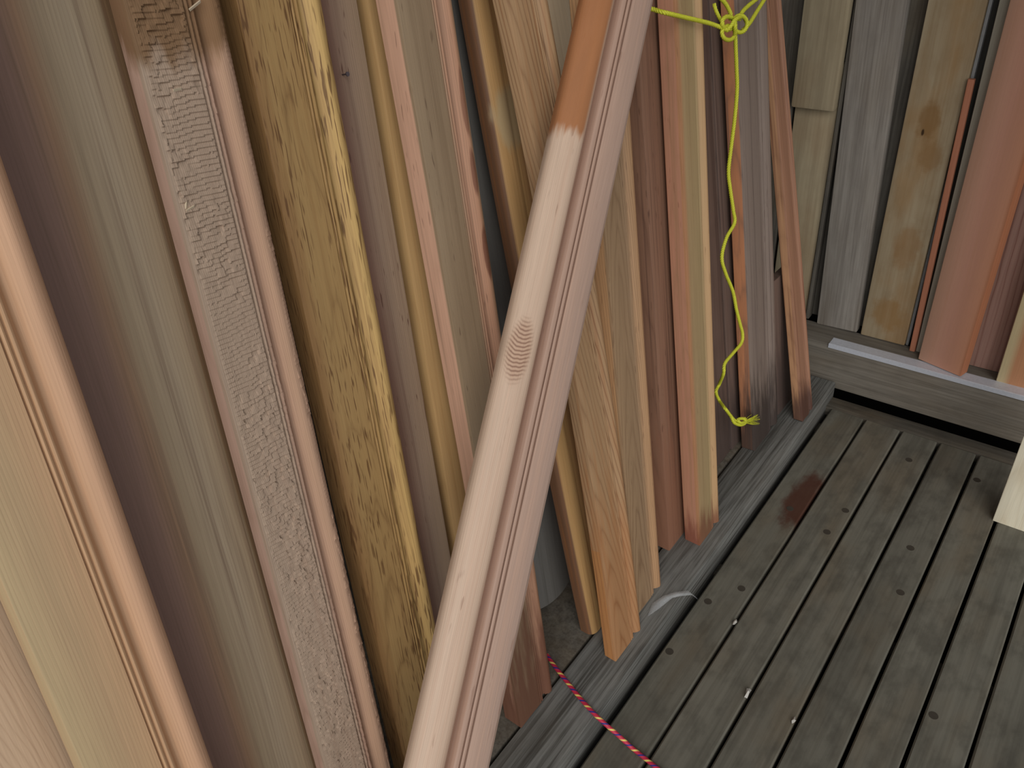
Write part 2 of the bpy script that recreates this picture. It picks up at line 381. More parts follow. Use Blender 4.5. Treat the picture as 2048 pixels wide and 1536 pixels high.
BP = {
 'A': dict(x0=-.5575, y0=-.1554, w=.110, t=.036, a=.165, b=.1433, bow=0.0),
 'B': dict(x0=-.5145, y0=-.0459, w=.1157, t=.036, a=.1575, b=.1423, bow=-.0032),
 'C': dict(x0=-.613, y0=.0679, w=.178, t=.034, a=.165, b=.1496, bow=-.005),
 'D': dict(x0=-.5817, y0=.2268, w=.1083, t=.0269, a=.1654, b=.1542, bow=-.0031),
 'E': dict(x0=-.622, y0=.3852, w=.1225, t=.036, a=.155, b=.142, bow=-.0039),
 'F': dict(x0=-.660, y0=.4839, w=.110, t=.034, a=.1648, b=.1485, bow=-.0043),
 'G': dict(x0=-.665, y0=.6156, w=.110, t=.036, a=.1648, b=.1485, bow=-.0025),
 'H': dict(x0=-.5996, y0=.6408, w=.1098, t=.0407, a=.1623, b=.1137, bow=.0032),
 'J': dict(x0=-0.6, y0=0.8925, w=0.11, t=0.0325, a=0.22, b=0.1093, bow=-0.0175),
 'K': dict(x0=-0.53, y0=0.8679, w=0.1076, t=0.0275, a=0.22, b=0.0814, bow=0.0412),
 'N': dict(x0=-0.63, y0=1.1647, w=0.11, t=0.03, a=0.22, b=0.0585, bow=-0.0019),
 'O': dict(x0=-0.67, y0=1.1716, w=0.11, t=0.03, a=0.22, b=0.1592, bow=0.0),
 'L': dict(x0=-.5530, y0=.9905, w=.114, t=.036, a=.1674, b=.1361, bow=-.0055),
 'P': dict(x0=-.5847, y0=1.1938, w=.110, t=.034, a=.1651, b=.1239, bow=0.0),
 'Q': dict(x0=-.5344, y0=1.2465, w=.1103, t=.0383, a=.1679, b=.1297, bow=-.004),
 'R2': dict(x0=-.622, y0=1.4880, w=.110, t=.034, a=.1656, b=.0716, bow=0.0),
 'R': dict(x0=-.6194, y0=1.6042, w=.110, t=.034, a=.1656, b=.0716, bow=0.0),
 'R3': dict(x0=-.578, y0=1.812, w=.105, t=.022, a=.1656, b=.05, bow=0.0),
 'V': dict(x0=-.722, y0=.8650, w=.170, t=.060, a=.165, b=.095, bow=0.0),
 'S': dict(x0=-.5679, y0=1.6297, w=.165, t=.037, a=.167, b=.0628, bow=.0035),
 'T': dict(x0=-.5094, y0=1.8131, w=.0809, t=.026, a=.25, b=.0982, bow=.0143),
}
BM = {}
for k, q in BP.items():
    d, u, n = lean_frame(q['a'], q['b']); BM[k] = (mw(u, -n, d, (q['x0'], q['y0'], 0.0505)), d, u, n)
def loc_on(k, px, py):       # pixel -> local (across, along) on a board's front plane
    M4, d, u, n = BM[k]; q = BP[k]; p = on_plane(px, py, n, (q['x0'], q['y0'], 0.0505))
    l = M4.inverted() @ Vector(p); s = l.z / 1.8
    return l.x - 4 * s * (1 - s) * q['bow'], l.z

LEN = {'J': 1.42, 'K': 1.42, 'T': 1.45, 'N': 1.45, 'O': 1.38, 'G': 1.80, 'F': 1.85}
GRP = 'cedar boards leaning in a row along the left wall'
def lean(k, front, mat, label, L=1.9, jag=0.0, name='cedar_board'):
    q = BP[k]; fr = front(q['w'])
    o = board(name, mat, fr, q['w'], q['t'], LEN.get(k, L), BM[k][0], q['bow'], jag=jag)
    tag(o, label, 'board', GRP); return o
mould = front_moulded
mould_m = lambda w: mirror(front_moulded(w), w)

# colours are mostly the wood's own; C, E and F also hold painted shade
mA = wood('cedar pale fine grain', (205, 172, 138), (160, 122, 92), pith=(-0.02, 0.05), spacing=0.0042, tilt=0.05, wob=0.012, ringamt=0.5)
mB = wood('cedar tan and pink', (196, 164, 122), (176, 128, 94), pith=(-0.25, 0.02), spacing=0.0030, tilt=0.004, ringamt=0.35, streak=0.25, streakcol=(200, 150, 112),
          across=[(0.0, (188, 162, 118)), (0.03, (190, 158, 116)), (0.065, (200, 156, 112)), (0.10, (208, 160, 124)), (0.13, (206, 160, 126))])
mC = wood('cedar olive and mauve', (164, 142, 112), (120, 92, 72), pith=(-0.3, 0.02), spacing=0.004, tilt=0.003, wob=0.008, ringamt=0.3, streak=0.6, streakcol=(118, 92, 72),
          across=[(0.0, (142, 106, 94)), (0.055, (146, 112, 96)), (0.075, (156, 120, 90)), (0.092, (160, 138, 108)), (0.12, (170, 150, 122)), (0.154, (164, 142, 110)), (0.158, (146, 112, 76))])  # mauve left band: own tint plus some of board B's shadow painted in
mD = wood('cedar rough sawn', (176, 146, 122), (140, 106, 84), pith=(-0.3, 0.02), spacing=0.0022, ringamt=0.4, streak=0.25, rough=0.75, spec=0.12, bump=0.5,
          side=(186, 150, 130), across=[(0.0, (172, 148, 126)), (0.06, (172, 146, 124)), (0.068, (176, 138, 116)), (0.085, (188, 148, 118)), (0.108, (172, 136, 114))],
          stains=[(0.04, loc_on('D', 300, 10)[1] + 0.03, 0.2, 0.085, (124, 90, 54), 0.85)])
mE = wood('cedar golden brown', (172, 134, 76), (104, 66, 30), pith=(0.035, 0.065), spacing=0.0075, tilt=0.045, wob=0.012, ringamt=0.55, sharp=7.0, streak=0.35, streakcol=(140, 98, 48),
          flecks=0.8, fthr=0.56, fmod=(0.30, 0.55), fscale=(380, 380, 24), fleckcol=(100, 64, 30), across=[(0.0, (150, 110, 60)), (0.02, (168, 132, 76)), (0.07, (170, 132, 74)), (0.10, (204, 164, 92)), (0.12, (190, 150, 84))])  # darker left strip paints in the shade beside board D
mF = wood('cedar mauve streaked', (158, 132, 112), (112, 82, 72), pith=(-0.2, 0.01), spacing=0.0035, ringamt=0.5, streak=0.5, streakcol=(112, 80, 66), flecks=0.9, fleckcol=(86, 50, 38), tilt=0.012,
          across=[(0.0, (116, 82, 68)), (0.05, (130, 96, 80)), (0.07, (152, 126, 104)), (0.10, (168, 142, 114))])  # dark left half has board E's shade painted into the colour
mG = wood('cedar honey', (190, 150, 92), (164, 116, 62), pith=(-0.2, 0.01), spacing=0.003, ringamt=0.35, streak=0.3)
mH = wood('cedar olive, pink edge', (150, 126, 96), (116, 92, 66), pith=(-0.2, 0.02), spacing=0.0028, ringamt=0.35, streak=0.4, flecks=0.5, side=(206, 158, 128), tilt=0.006,
          across=[(0.0, (152, 128, 98)), (0.062, (150, 124, 94)), (0.075, (188, 138, 108)), (0.098, (182, 132, 100)), (0.107, (172, 138, 104))],
          stains=[(0.100, loc_on('H', 978, 500)[1], 0.007, 0.05, (104, 58, 40), 0.8), (0.098, loc_on('H', 945, 200)[1], 0.005, 0.05, (118, 72, 50), 0.7), (0.098, loc_on('H', 960, 340)[1], 0.006, 0.04, (108, 62, 44), 0.75)],
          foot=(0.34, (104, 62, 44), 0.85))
p1 = loc_on('J', 1012, 240)
mJ = wood('cedar amber with pale patch', (184, 136, 78), (134, 88, 44), pith=(-0.1, 0.03), spacing=0.0034, ringamt=0.4, streak=0.5, streakcol=(150, 92, 42), side=(118, 82, 56),
          across=[(0.0, (190, 146, 86)), (0.03, (210, 166, 100)), (0.045, (186, 140, 84)), (0.11, (178, 128, 70))],
          stains=[(p1[0], p1[1], 0.045, 0.055, (182, 156, 112), 0.9)])
mK = wood('cedar amber cathedral grain', (176, 138, 96), (112, 70, 40), pith=(0.034, 0.040), spacing=0.0075, tilt=0.085, wob=0.010, ringamt=0.95, sharp=4.0, streak=0.4, streakcol=(166, 104, 52), side=(188, 132, 72),
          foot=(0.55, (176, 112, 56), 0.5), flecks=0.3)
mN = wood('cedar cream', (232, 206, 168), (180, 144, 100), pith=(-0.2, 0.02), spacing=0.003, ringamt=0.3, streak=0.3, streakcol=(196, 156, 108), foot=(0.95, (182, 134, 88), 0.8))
mO = wood('cedar pale cream', (244, 230, 202), (206, 180, 138), pith=(-0.2, 0.02), spacing=0.003, ringamt=0.25, streak=0.15)
mL = wood('cedar brown cathedral grain', (164, 132, 96), (116, 84, 56), pith=(0.03, 0.05), spacing=0.0044, tilt=0.04, wob=0.010, ringamt=0.8, streak=0.35, streakcol=(140, 106, 72), side=(186, 140, 92),
          across=[(0.0, (160, 128, 92)), (0.06, (160, 128, 94)), (0.09, (186, 142, 98)), (0.112, (178, 128, 88))], flecks=0.3)
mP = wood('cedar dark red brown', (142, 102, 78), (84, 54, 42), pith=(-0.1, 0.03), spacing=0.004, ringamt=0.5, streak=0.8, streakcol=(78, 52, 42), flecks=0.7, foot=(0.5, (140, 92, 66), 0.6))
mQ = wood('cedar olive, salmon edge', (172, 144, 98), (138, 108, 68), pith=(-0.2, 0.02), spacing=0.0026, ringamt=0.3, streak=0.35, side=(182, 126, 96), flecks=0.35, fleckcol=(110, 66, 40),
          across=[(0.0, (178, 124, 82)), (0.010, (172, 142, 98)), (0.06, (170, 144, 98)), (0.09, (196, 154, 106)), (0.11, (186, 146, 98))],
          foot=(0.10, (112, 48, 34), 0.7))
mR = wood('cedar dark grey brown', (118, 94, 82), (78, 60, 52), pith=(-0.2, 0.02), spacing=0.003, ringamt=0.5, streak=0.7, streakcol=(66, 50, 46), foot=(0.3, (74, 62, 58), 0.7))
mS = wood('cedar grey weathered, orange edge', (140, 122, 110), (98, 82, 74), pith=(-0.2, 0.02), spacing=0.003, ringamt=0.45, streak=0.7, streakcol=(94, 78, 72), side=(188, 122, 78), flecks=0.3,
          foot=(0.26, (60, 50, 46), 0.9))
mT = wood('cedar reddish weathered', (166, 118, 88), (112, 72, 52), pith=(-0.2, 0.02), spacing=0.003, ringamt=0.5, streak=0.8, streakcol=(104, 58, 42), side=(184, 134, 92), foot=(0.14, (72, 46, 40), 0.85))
mV = wood('grey weathered board', (112, 109, 104), (78, 75, 71), pith=(-0.2, 0.02), ringamt=0.35, streak=0.5, streakcol=(84, 80, 74), rough=0.6, spec=0.3)

lean('A', front_flat, mA, 'pale cedar board with fine curved grain, nearest in the bottom left corner')
lean('B', mould, mB, 'tan moulded cedar board with a pinkish rounded nose, left of the wide olive board')
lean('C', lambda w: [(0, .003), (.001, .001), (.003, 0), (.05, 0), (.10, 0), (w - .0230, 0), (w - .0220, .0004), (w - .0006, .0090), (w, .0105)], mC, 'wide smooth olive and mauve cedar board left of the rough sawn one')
lean('E', mould, mE, 'golden brown moulded board with dark flecked grain right of the rough sawn one')
oF = lean('F', front_flat, mF, 'mauve streaked cedar board with dark flecks beside the golden brown one')
lean('G', front_flat, mG, 'honey coloured board showing a narrow strip behind the pink edged one')
lean('H', mould, mH, 'olive moulded board with a smooth pink left edge, crossing behind the slanting board', jag=0.006)
lean('J', front_round, mJ, 'amber nosed board with a pale rectangular patch near the top')
lean('K', mould, mK, 'amber board with bold cathedral grain whose foot shows right of the slanting board')
lean('N', front_flat, mN, 'cream to tan board showing as a narrow wedge right of the cathedral grain one')
lean('O', front_flat, mO, 'very pale cream board at the top left of the slanting board')
lean('L', mould, mL, 'brown moulded board with fine oval grain right of the tan wedge')
lean('P', front_flat, mP, 'dark reddish brown board set back between two brown moulded ones')
lean('Q', mould, mQ, 'olive moulded board with a salmon left edge beside the hanging yellow rope')
lean('R2', front_flat, mR, 'dark brown board set back left of the rope tail', jag=0.004)
lean('R', front_flat, mR, 'dark board set back behind the orange edged grey one', jag=0.004)
lean('R3', front_flat, mR, 'short dark brown offcut in the gap between the grey and the last reddish board', L=0.40)
lean('V', front_post, mV, 'grey weathered round faced post behind the amber and olive boards', L=1.28, name='grey_post')
lean('S', mould, mS, 'grey weathered moulded board with an orange left edge behind the yellow rope', jag=0.006)
lean('T', mould, mT, 'narrow reddish weathered board, last of the row beside the end wall', jag=0.012)

# nail in the mauve board
u_, z_ = loc_on('F', 680, 150)
def nail(parent, u, z):
    n = 10; vv = []; ff = []
    for (r, y) in ((0.0010, 0.012), (0.0010, -0.010), (0.0030, -0.010), (0.0030, -0.0115)):
        for q in range(n): vv.append((u + r * math.cos(2 * math.pi * q / n), y, z + r * math.sin(2 * math.pi * q / n)))
    for k in range(3):
        for q in range(n): ff.append((k * n + q, k * n + (q + 1) % n, (k + 1) * n + (q + 1) % n, (k + 1) * n + q))
    ff.append(tuple(range(n))); ff.append(tuple(range(3 * n, 4 * n)))
    o = make('nail', vv, ff, plain('steel nail', (120, 112, 118), 0.4, 0.8), parent); o['label'] = 'small steel nail'
nail(oF, max(u_, 0.02), z_)

# ------------------------------------------------------------------ the rough sawn board: saw marks and torn flakes are relief
def rough_board():
    q = BP['D']; w, t, L = q['w'], q['t'], 1.9; M4 = BM['D'][0]
    fr = front_moulded(w); fu = np.array([p[0] for p in fr]); fy = np.array([p[1] for p in fr])
    us = np.concatenate([[0.0, 0.0006, 0.0022], np.linspace(0.0035, 0.553 * w, 44), np.linspace(0.556 * w, 0.645 * w, 22), np.linspace(0.66 * w, 0.80 * w, 14), np.linspace(0.815 * w, w, 24)])
    z0, z1 = 0.28, 1.50
    zs = np.concatenate([[0.0, 0.1, 0.2], np.arange(z0, z1, 0.00135), [1.6, 1.75, L]])
    rng = np.random.default_rng(11)
    def hsh(i, j, k=0):
        v = np.sin(i * 127.1 + j * 311.7 + k * 74.7) * 43758.5453; return v - np.floor(v)
    def vn(x, y, k=0):       # value noise
        xi, yi = np.floor(x), np.floor(y); fx, fy_ = x - xi, y - yi; fx = fx * fx * (3 - 2 * fx); fy_ = fy_ * fy_ * (3 - 2 * fy_)
        return (hsh(xi, yi, k) * (1 - fx) + hsh(xi + 1, yi, k) * fx) * (1 - fy_) + (hsh(xi, yi + 1, k) * (1 - fx) + hsh(xi + 1, yi + 1, k) * fx) * fy_
    U, Z = np.meshgrid(us, zs)
    base = np.interp(U, fu, fy)
    per = 0.0058
    rows = (Z + 0.0030 * vn(U * 60, Z * 25, 1) + 0.0016 * (hsh(np.floor(U / 0.0075), 1.0, 12) - 0.5) - 0.10 * U) / per
    ri = np.floor(rows); rf = rows - ri
    cw = 0.0095
    cols = (U + 0.006 * hsh(ri, 3.0, 2) + 0.003 * vn(U * 300, Z * 300, 5)) / cw
    ci = np.floor(cols); cf = cols - ci
    blk = hsh(ri, ci, 3)
    act = np.clip((vn(U * 26, Z * 9, 4) * 0.65 + vn(U * 70, Z * 40, 6) * 0.35 - 0.37) / 0.20, 0, 1)      # where the face is torn
    saw = (1.0 - rf) ** 0.8 * 0.0017                                    # shingle-like chatter ridges
    tear = (blk - 0.5) * 0.0048 * act + np.where(blk > 0.86, -0.0014, 0) * act + np.where(blk < 0.10, 0.0022, 0) * act
    edge = np.where((cf < 0.10) & (blk > 0.35), -0.0005, 0) * act
    fine = (vn(U * 500, Z * 300, 7) - 0.5) * 0.0004
    disp = saw * (0.55 + 0.6 * vn(U * 40, Z * 20, 8)) + tear + edge + fine
    x = U / w
    mask = np.clip((x - 0.035) / 0.02, 0, 1) * np.clip((0.555 - x) / 0.01, 0, 1)
    mask = mask + 0.32 * ((x > 0.578) & (x < 0.608)) + 0.32 * ((x > 0.630) & (x < 0.662))
    rag = 0.885 + 0.05 * (vn(Z * 40, Z * 0, 9) - 0.5)
    mask = mask + 0.5 * np.clip((x - rag) / 0.015, 0, 1) * np.clip((0.985 - x) / 0.02, 0, 1)
    mask = np.where((Z >= z0) & (Z < z1), mask, 0)
    Y = base - disp * mask
    ux, uy, uz = M4[2][0], M4[2][1], M4[2][2]
    Z = np.where(Z < 0.01, -(U * ux + Y * uy) / uz, Z)
    s = Z / 1.8; X = U + 4 * s * (1 - s) * q['bow']
    nz, nu = U.shape
    verts = np.stack([X, Y, Z], -1).reshape(-1, 3)
    idx = np.arange(nz * nu).reshape(nz, nu)
    quads = np.stack([idx[:-1, :-1], idx[:-1, 1:], idx[1:, 1:], idx[1:, :-1]], -1).reshape(-1, 4)
    # back and sides
    nb = len(verts); bow = lambda z: 4 * (z / 1.8) * (1 - z / 1.8) * q['bow']
    bz = zs.copy(); bz0 = -np.array([0.0, w]) * ux / uz - t * uy / uz; bv = np.concatenate([np.stack([np.full(nz, 0.0) + bow(bz), np.full(nz, t), bz], -1), np.stack([np.full(nz, w) + bow(bz), np.full(nz, t), bz], -1)])
    bv[0, 2] = bz0[0]; bv[nz, 2] = bz0[1]
    verts = np.concatenate([verts, bv]); lb = nb + np.arange(nz); rb = nb + nz + np.arange(nz)
    q2 = np.concatenate([np.stack([idx[:-1, 0], idx[1:, 0], lb[1:], lb[:-1]], -1), np.stack([idx[:-1, -1], rb[:-1], rb[1:], idx[1:, -1]], -1), np.stack([lb[:-1], lb[1:], rb[1:], rb[:-1]], -1)])
    faces = np.concatenate([quads, q2]).tolist() + [list(idx[0]) + [int(rb[0]), int(lb[0])], list(idx[-1])[::-1] + [int(lb[-1]), int(rb[-1])]]
    me = bpy.data.meshes.new('cedar_board'); me.from_pydata(verts.tolist(), [], [tuple(int(i) for i in f_) for f_ in faces]); me.update()
    me.polygons.foreach_set('use_smooth', [True] * len(me.polygons)); me.set_sharp_from_angle(angle=math.radians(28))
    me.materials.append(mD)
    o = bpy.data.objects.new('cedar_board', me); COL.objects.link(o); o.matrix_world = M4
    tag(o, 'rough sawn moulded cedar board with torn cross ridges and flakes', 'board', GRP)
    # loose pale splinters caught on the face
    msp = plain('pale splinter', (226, 208, 180), 0.8)
    for (px, py, ln, ang) in ((374, 418, 0.010, 0.3), (366, 412, 0.007, 1.2), (348, 180, 0.009, 0.1), (384, 12, 0.016, 0.5)):
        uu, zz = loc_on('D', px, py); c, s_ = math.cos(ang), math.sin(ang); vv = []
        for (a, b) in ((-ln / 2, 0.0), (ln / 2, 0.0)):
            for (da, dy) in ((-0.0014, 0.0), (0.0014, 0.0), (0.0008, -0.0022)):
                vv.append((uu + a * c - da * s_, -0.0010 + dy, zz + a * s_ + da * c))
        make('splinter', vv, [(0, 1, 2), (3, 5, 4), (0, 3, 4, 1), (1, 4, 5, 2), (2, 5, 3, 0)], msp, o)
rough_board()

# ------------------------------------------------------------------ slanting board across the row
pt = CAMP + ray(1238, 13) * 1.208; pb = CAMP + ray(902, 1536) * 1.048
dX = pt - pb; dX /= np.linalg.norm(dX)
mid = (pt + pb) / 2; view = CAMP - mid; view /= np.linalg.norm(view)
nX = view - (view @ dX) * dX; nX /= np.linalg.norm(nX); uX = np.cross(dX, nX)   # u to the image right
if (RM @ uX)[0] < 0: uX = -uX
wX, tX = 0.113, 0.029
tilt = math.radians(-18); uX, nX = uX * math.cos(tilt) + nX * math.sin(tilt), nX * math.cos(tilt) - uX * math.sin(tilt)
foot_t = (0.001 - pb[2]) / dX[2]; p0 = pb + dX * foot_t - uX * wX / 2
LX = np.linalg.norm(pt - pb) - foot_t + 0.06
MX = mw(uX, -nX, dX, p0)
def loc_x(px, py):
    return MX.inverted() @ Vector(on_plane(px, py, nX, p0))
z270 = loc_x(1130, 262).z; zc = loc_x(1035, 700); zk = loc_x(1045, 560)
mX = wood('cedar pale pink', (206, 178, 154), (172, 132, 102), pith=(-0.12, 0.02), spacing=0.0026, tilt=0.004, ringamt=0.28, streak=0.3, streakcol=(196, 152, 124), flecks=0.35, fleckcol=(120, 76, 54), side=None,
          across=[(0.0, (210, 180, 154)), (0.050, (208, 176, 150)), (0.056, (180, 144, 124)), (0.078, (180, 146, 126)), (0.11, (158, 130, 114))],  # bead and flat painted darker, as the side turned from the light
          band=(z270, 0.047, (182, 114, 58), 0.92, (132, 78, 36)), ripple=(0.022, zc.z, 0.020, 0.055))
oX = board('cedar_board', mX, front_cross(wX), wX, tX, LX, MX, 0.0)
tag(oX, 'long pale pink moulded board slanting across in front of the row, stained orange at top', 'board')

# ------------------------------------------------------------------ boards and sticks leaning on the end wall
ZR = 0.1645
def upright(name, mat, w, t, p, ang, tilt, L, label, cat='board', front=None, group='boards standing on the end wall rail'):
    """board standing on the rail: left front bottom corner p, turned by ang about z, leaning sideways by tilt"""
    u = np.array([math.cos(ang), math.sin(ang), 0.0]); d = np.array([math.tan(tilt), 0.0, 1.0]); d /= np.linalg.norm(d)
    u -= (u @ d) * d; u /= np.linalg.norm(u); yb = np.cross(d, u)
    M4 = mw(u, yb, d, p)
    o = board(name, mat, front or front_flat(w, 0.003), w, t, L, M4, 0.0); tag(o, label, cat, group); return o
mw6 = wood('pale grey board', (176, 170, 152), (146, 136, 118), pith=(-0.2, 0.02), ringamt=0.3, streak=0.3, rough=0.7, spec=0.15)
mw7 = wood('pink smooth board', (206, 150, 122), (184, 124, 96), pith=(-0.3, 0.02), ringamt=0.15, streak=0.25, streakcol=(198, 140, 104), fibre=0.06, bump=0.1,
           across=[(0.0, (204, 156, 128)), (0.06, (206, 148, 122)), (0.110, (200, 138, 104)), (0.122, (170, 100, 58))])
mw8 = wood('reddish long grain board', (176, 134, 118), (120, 66, 52), pith=(-0.02, 0.05), spacing=0.011, tilt=0.012, wob=0.006, ringamt=0.8, sharp=5.0, streak=0.2)
mw9 = wood('cream and orange board', (214, 190, 142), (180, 140, 96), pith=(-0.2, 0.02), ringamt=0.2, streak=0.2, side=(214, 196, 148),
           across=[(0.0, (214, 196, 148)), (0.014, (212, 190, 142)), (0.030, (196, 136, 92)), (0.12, (190, 128, 86))])
mstick = wood('orange stick', (192, 122, 88), (160, 92, 62), pith=(-0.2, 0.02), ringamt=0.2, streak=0.2)
upright('trim_stick', mstick, 0.0150, 0.012, (-0.3445, 2.134, ZR), 0.0, -0.0232, 0.735, 'thin orange wooden stick standing beside the tan knotty plank', 'stick', group=None)
upright('grey_board', mw6, 0.110, 0.018, (-0.3285, 2.1395, ZR), 0.0, -0.010, 1.6, 'pale grey board mostly hidden behind the smooth pink one')
upright('pink_board', mw7, 0.120, 0.034, (-0.3120, 2.1000, 0.1672), math.radians(-15.5), 0.0, 1.6, 'smooth pink board with a rounded brown right edge standing on the metal strip')
upright('grained_board', mw8, 0.110, 0.022, (-0.196, 2.142, ZR), 0.0, 0.0, 1.6, 'reddish board with long dark grain lines beside the pink one')
upright('cream_board', mw9, 0.118, 0.034, (-0.1175, 2.098, ZR), 0.0, -0.012, 1.6, 'cream and orange board at the right edge standing on the rail')

# metal strip on the rail
m_metal = plain('brushed metal strip', (222, 226, 236), 0.45, 0.25, var=0.12, scale=160)
x0, x1 = -0.542, 0.60; pr = [(2.0560, 0.1530), (2.0560, 0.1655), (2.0590, 0.1668), (2.0630, 0.1645), (2.0980, 0.1645), (2.0980, 0.1636), (2.0605, 0.1636), (2.0590, 0.1530)]
vv = [(x, a, b) for x in (x0, x1) for (a, b) in pr]; n = len(pr)
ff = [tuple(range(n)), tuple(range(n, 2 * n))] + [(q, (q + 1) % n, n + (q + 1) % n, n + q) for q in range(n)]
o = make('metal_strip', vv, ff, m_metal); tag(o, 'pale metal edging strip along the top of the end wall rail', 'metal strip')

# pine post at the right
mpine = wood('pale pine', (238, 228, 200), (200, 176, 136), pith=(0.02, 0.035), spacing=0.010, tilt=0.05, wob=0.012, ringamt=0.6, sharp=2.5, streak=0.1, streakcol=(212, 190, 150), side=(226, 210, 176))
o = board('pine_post', mpine, front_flat(0.089, 0.002), 0.089, 0.038, 2.495, mw(np.array([1.0, 0, 0]), np.array([0, 1.0, 0]), np.array([0, 0, 1.0]), (-0.0135, 1.747, 0.0005)), 0.0)
tag(o, 'pale pine post with wavy grain standing on the deck at the right edge', 'post')

# ------------------------------------------------------------------ ropes
def resample(P, step):
    P = [np.array(p, float) for p in P]; Q = [P[0]] + P + [P[-1]]; out = []
    for i in range(1, len(Q) - 2):
        p0, p1, p2, p3 = Q[i - 1], Q[i], Q[i + 1], Q[i + 2]; m = max(2, int(np.linalg.norm(p2 - p1) / step))
        for k in range(m):
            t = k / m; out.append(0.5 * (2 * p1 + (p2 - p0) * t + (2 * p0 - 5 * p1 + 4 * p2 - p3) * t * t + (3 * p1 - p0 - 3 * p2 + p3) * t ** 3))
    out.append(P[-1]); return out
def frames(P):
    T = []; N = []
    for i in range(len(P)):
        t = P[min(i + 1, len(P) - 1)] - P[max(i - 1, 0)]; T.append(t / (np.linalg.norm(t) + 1e-12))
    up = np.array([1.0, 0.1, 0.05]); n = up - (up @ T[0]) * T[0]; n /= np.linalg.norm(n)
    for t in T:
        n = n - (n @ t) * t; n /= np.linalg.norm(n); N.append(n)
    return T, N
def sweep(P, r, ns, vv, ff):
    T, N = frames(P); b = len(vv)
    for p, t, n in zip(P, T, N):
        m = np.cross(t, n)
        for q in range(ns):
            a = 2 * math.pi * q / ns; vv.append(p + r * (math.cos(a) * n + math.sin(a) * m))
    for i in range(len(P) - 1):
        for q in range(ns): ff.append((b + i * ns + q, b + i * ns + (q + 1) % ns, b + (i + 1) * ns + (q + 1) % ns, b + (i + 1) * ns + q))
    ff.append(tuple(b + q for q in range(ns))); ff.append(tuple(b + (len(P) - 1) * ns + q for q in range(ns)))
def twisted(name, pts, r, mat, parent, pitch=0.016, strands=3, step=0.0022):
    P = resample(pts, step); T, N = frames(P); vv = []; ff = []; s = 0.0; S = [0.0]
    for i in range(1, len(P)): s += np.linalg.norm(P[i] - P[i - 1]); S.append(s)
    for k in range(strands):
        Q = []
        for p, t, n, s in zip(P, T, N, S):
            a = 2 * math.pi * (s / pitch + k / strands); m = np.cross(t, n); Q.append(p + r * 0.52 * (math.cos(a) * n + math.sin(a) * m))
        sweep(Q, r * 0.56, 7, vv, ff)
    return make(name, vv, ff, mat, parent, 60)
def lp(px, py, x0):          # pixel -> point on a plane leaning like the boards
    return on_plane(px, py, (1, 0, 0.167), (x0, 0, 0.05))
m_rope = plain('yellow rope', (216, 218, 62), 0.5, 0.0, 0.4, var=0.12, scale=300)
rope = bpy.data.objects.new('yellow_rope', None); COL.objects.link(rope)
tag(rope, 'yellow twisted rope knotted round the boards with a long hanging tail', 'rope')
XK = -0.512
RR = 0.0040
tail_px = [(1470.6, 45), (1470.6, 74), (1473, 135), (1474, 180), (1469.5, 236), (1461.7, 299), (1457, 344), (1460.7, 380), (1466.8, 422), (1469, 446), (1453, 476), (1443.6, 515), (1451, 546), (1465.6, 583),
           (1473, 620), (1480, 648), (1485, 668), (1482.7, 686), (1465.6, 707), (1449.7, 727), (1447, 747), (1438.7, 768), (1432, 784), (1438.7, 801), (1451, 818), (1463, 834), (1470, 842)]
def tx(py):
    if 755 < py < 806: return -0.588
    return XK + (-0.556 - XK) * min(1, max(0, (py - 60) / 260))
twisted('rope_tail', [lp(x, y, tx(y)) for x, y in tail_px], RR, m_rope, rope)
twisted('rope_line', [lp(1288, 13, -0.562), lp(1304, 18, -0.552), lp(1332, 26, -0.5265), lp(1370, 35, -0.521), lp(1420, 47, -0.516), lp(1454, 60, XK + 0.008)], RR, m_rope, rope)
twisted('rope_line', [lp(1461, 40, XK), lp(1461, 28, XK), lp(1452, 9, XK), lp(1438, -6, XK), lp(1420, -22, XK)], RR, m_rope, rope)
twisted('rope_line', [lp(1446, 48, XK - .003), lp(1441, 40, XK - .004), lp(1433, 24, XK - .006), lp(1428, 8, XK - .008)], RR * 0.9, m_rope, rope)
twisted('rope_line', [lp(1478, 40, XK - .004), lp(1484, 25, XK - .005), lp(1496, 12, XK - .008), lp(1511, 0, XK - .01), lp(1540, -26, XK - .012)], RR, m_rope, rope)
twisted('rope_line', [lp(1484, 62, XK - .002), lp(1498, 48, XK - .003), lp(1512, 26, XK - .008), lp(1528, 0, XK - .012), lp(1545, -28, XK - .014)], RR, m_rope, rope)
# knot: three interlocked turns
kn = []
def turn(cx, cy, rx, ry, a0, a1, x_in, x_out, n=14):
    return [lp(cx + rx * math.cos(a0 + (a1 - a0) * k / n), cy + ry * math.sin(a0 + (a1 - a0) * k / n), x_in + (x_out - x_in) * 0.5 * (1 - math.cos(2 * math.pi * k / n))) for k in range(n + 1)]
knot = twisted('knot', turn(1480, 48, 14, 17, 2.6, 2.6 + 2 * math.pi, XK + 0.002, XK + 0.010), RR, m_rope, rope)
twisted('knot', turn(1456, 46, 12, 13, 0.3, 0.3 + 2 * math.pi, XK + 0.001, XK + 0.008), RR, m_rope, rope)
twisted('knot', turn(1457, 66, 13, 14, -0.6, -0.6 + 2 * math.pi, XK + 0.000, XK + 0.006), RR, m_rope, rope)
twisted('knot', [lp(1452, 62, XK + 0.004), lp(1462, 52, XK + 0.010), lp(1472, 38, XK + 0.012), lp(1486, 33, XK + 0.006), lp(1493, 44, XK + 0.003)], RR, m_rope, rope)
twisted('knot', [lp(1470, 66, XK + 0.006), lp(1470, 54, XK + 0.012), lp(1470, 42, XK + 0.012), lp(1476, 33, XK + 0.006)], RR, m_rope, rope)
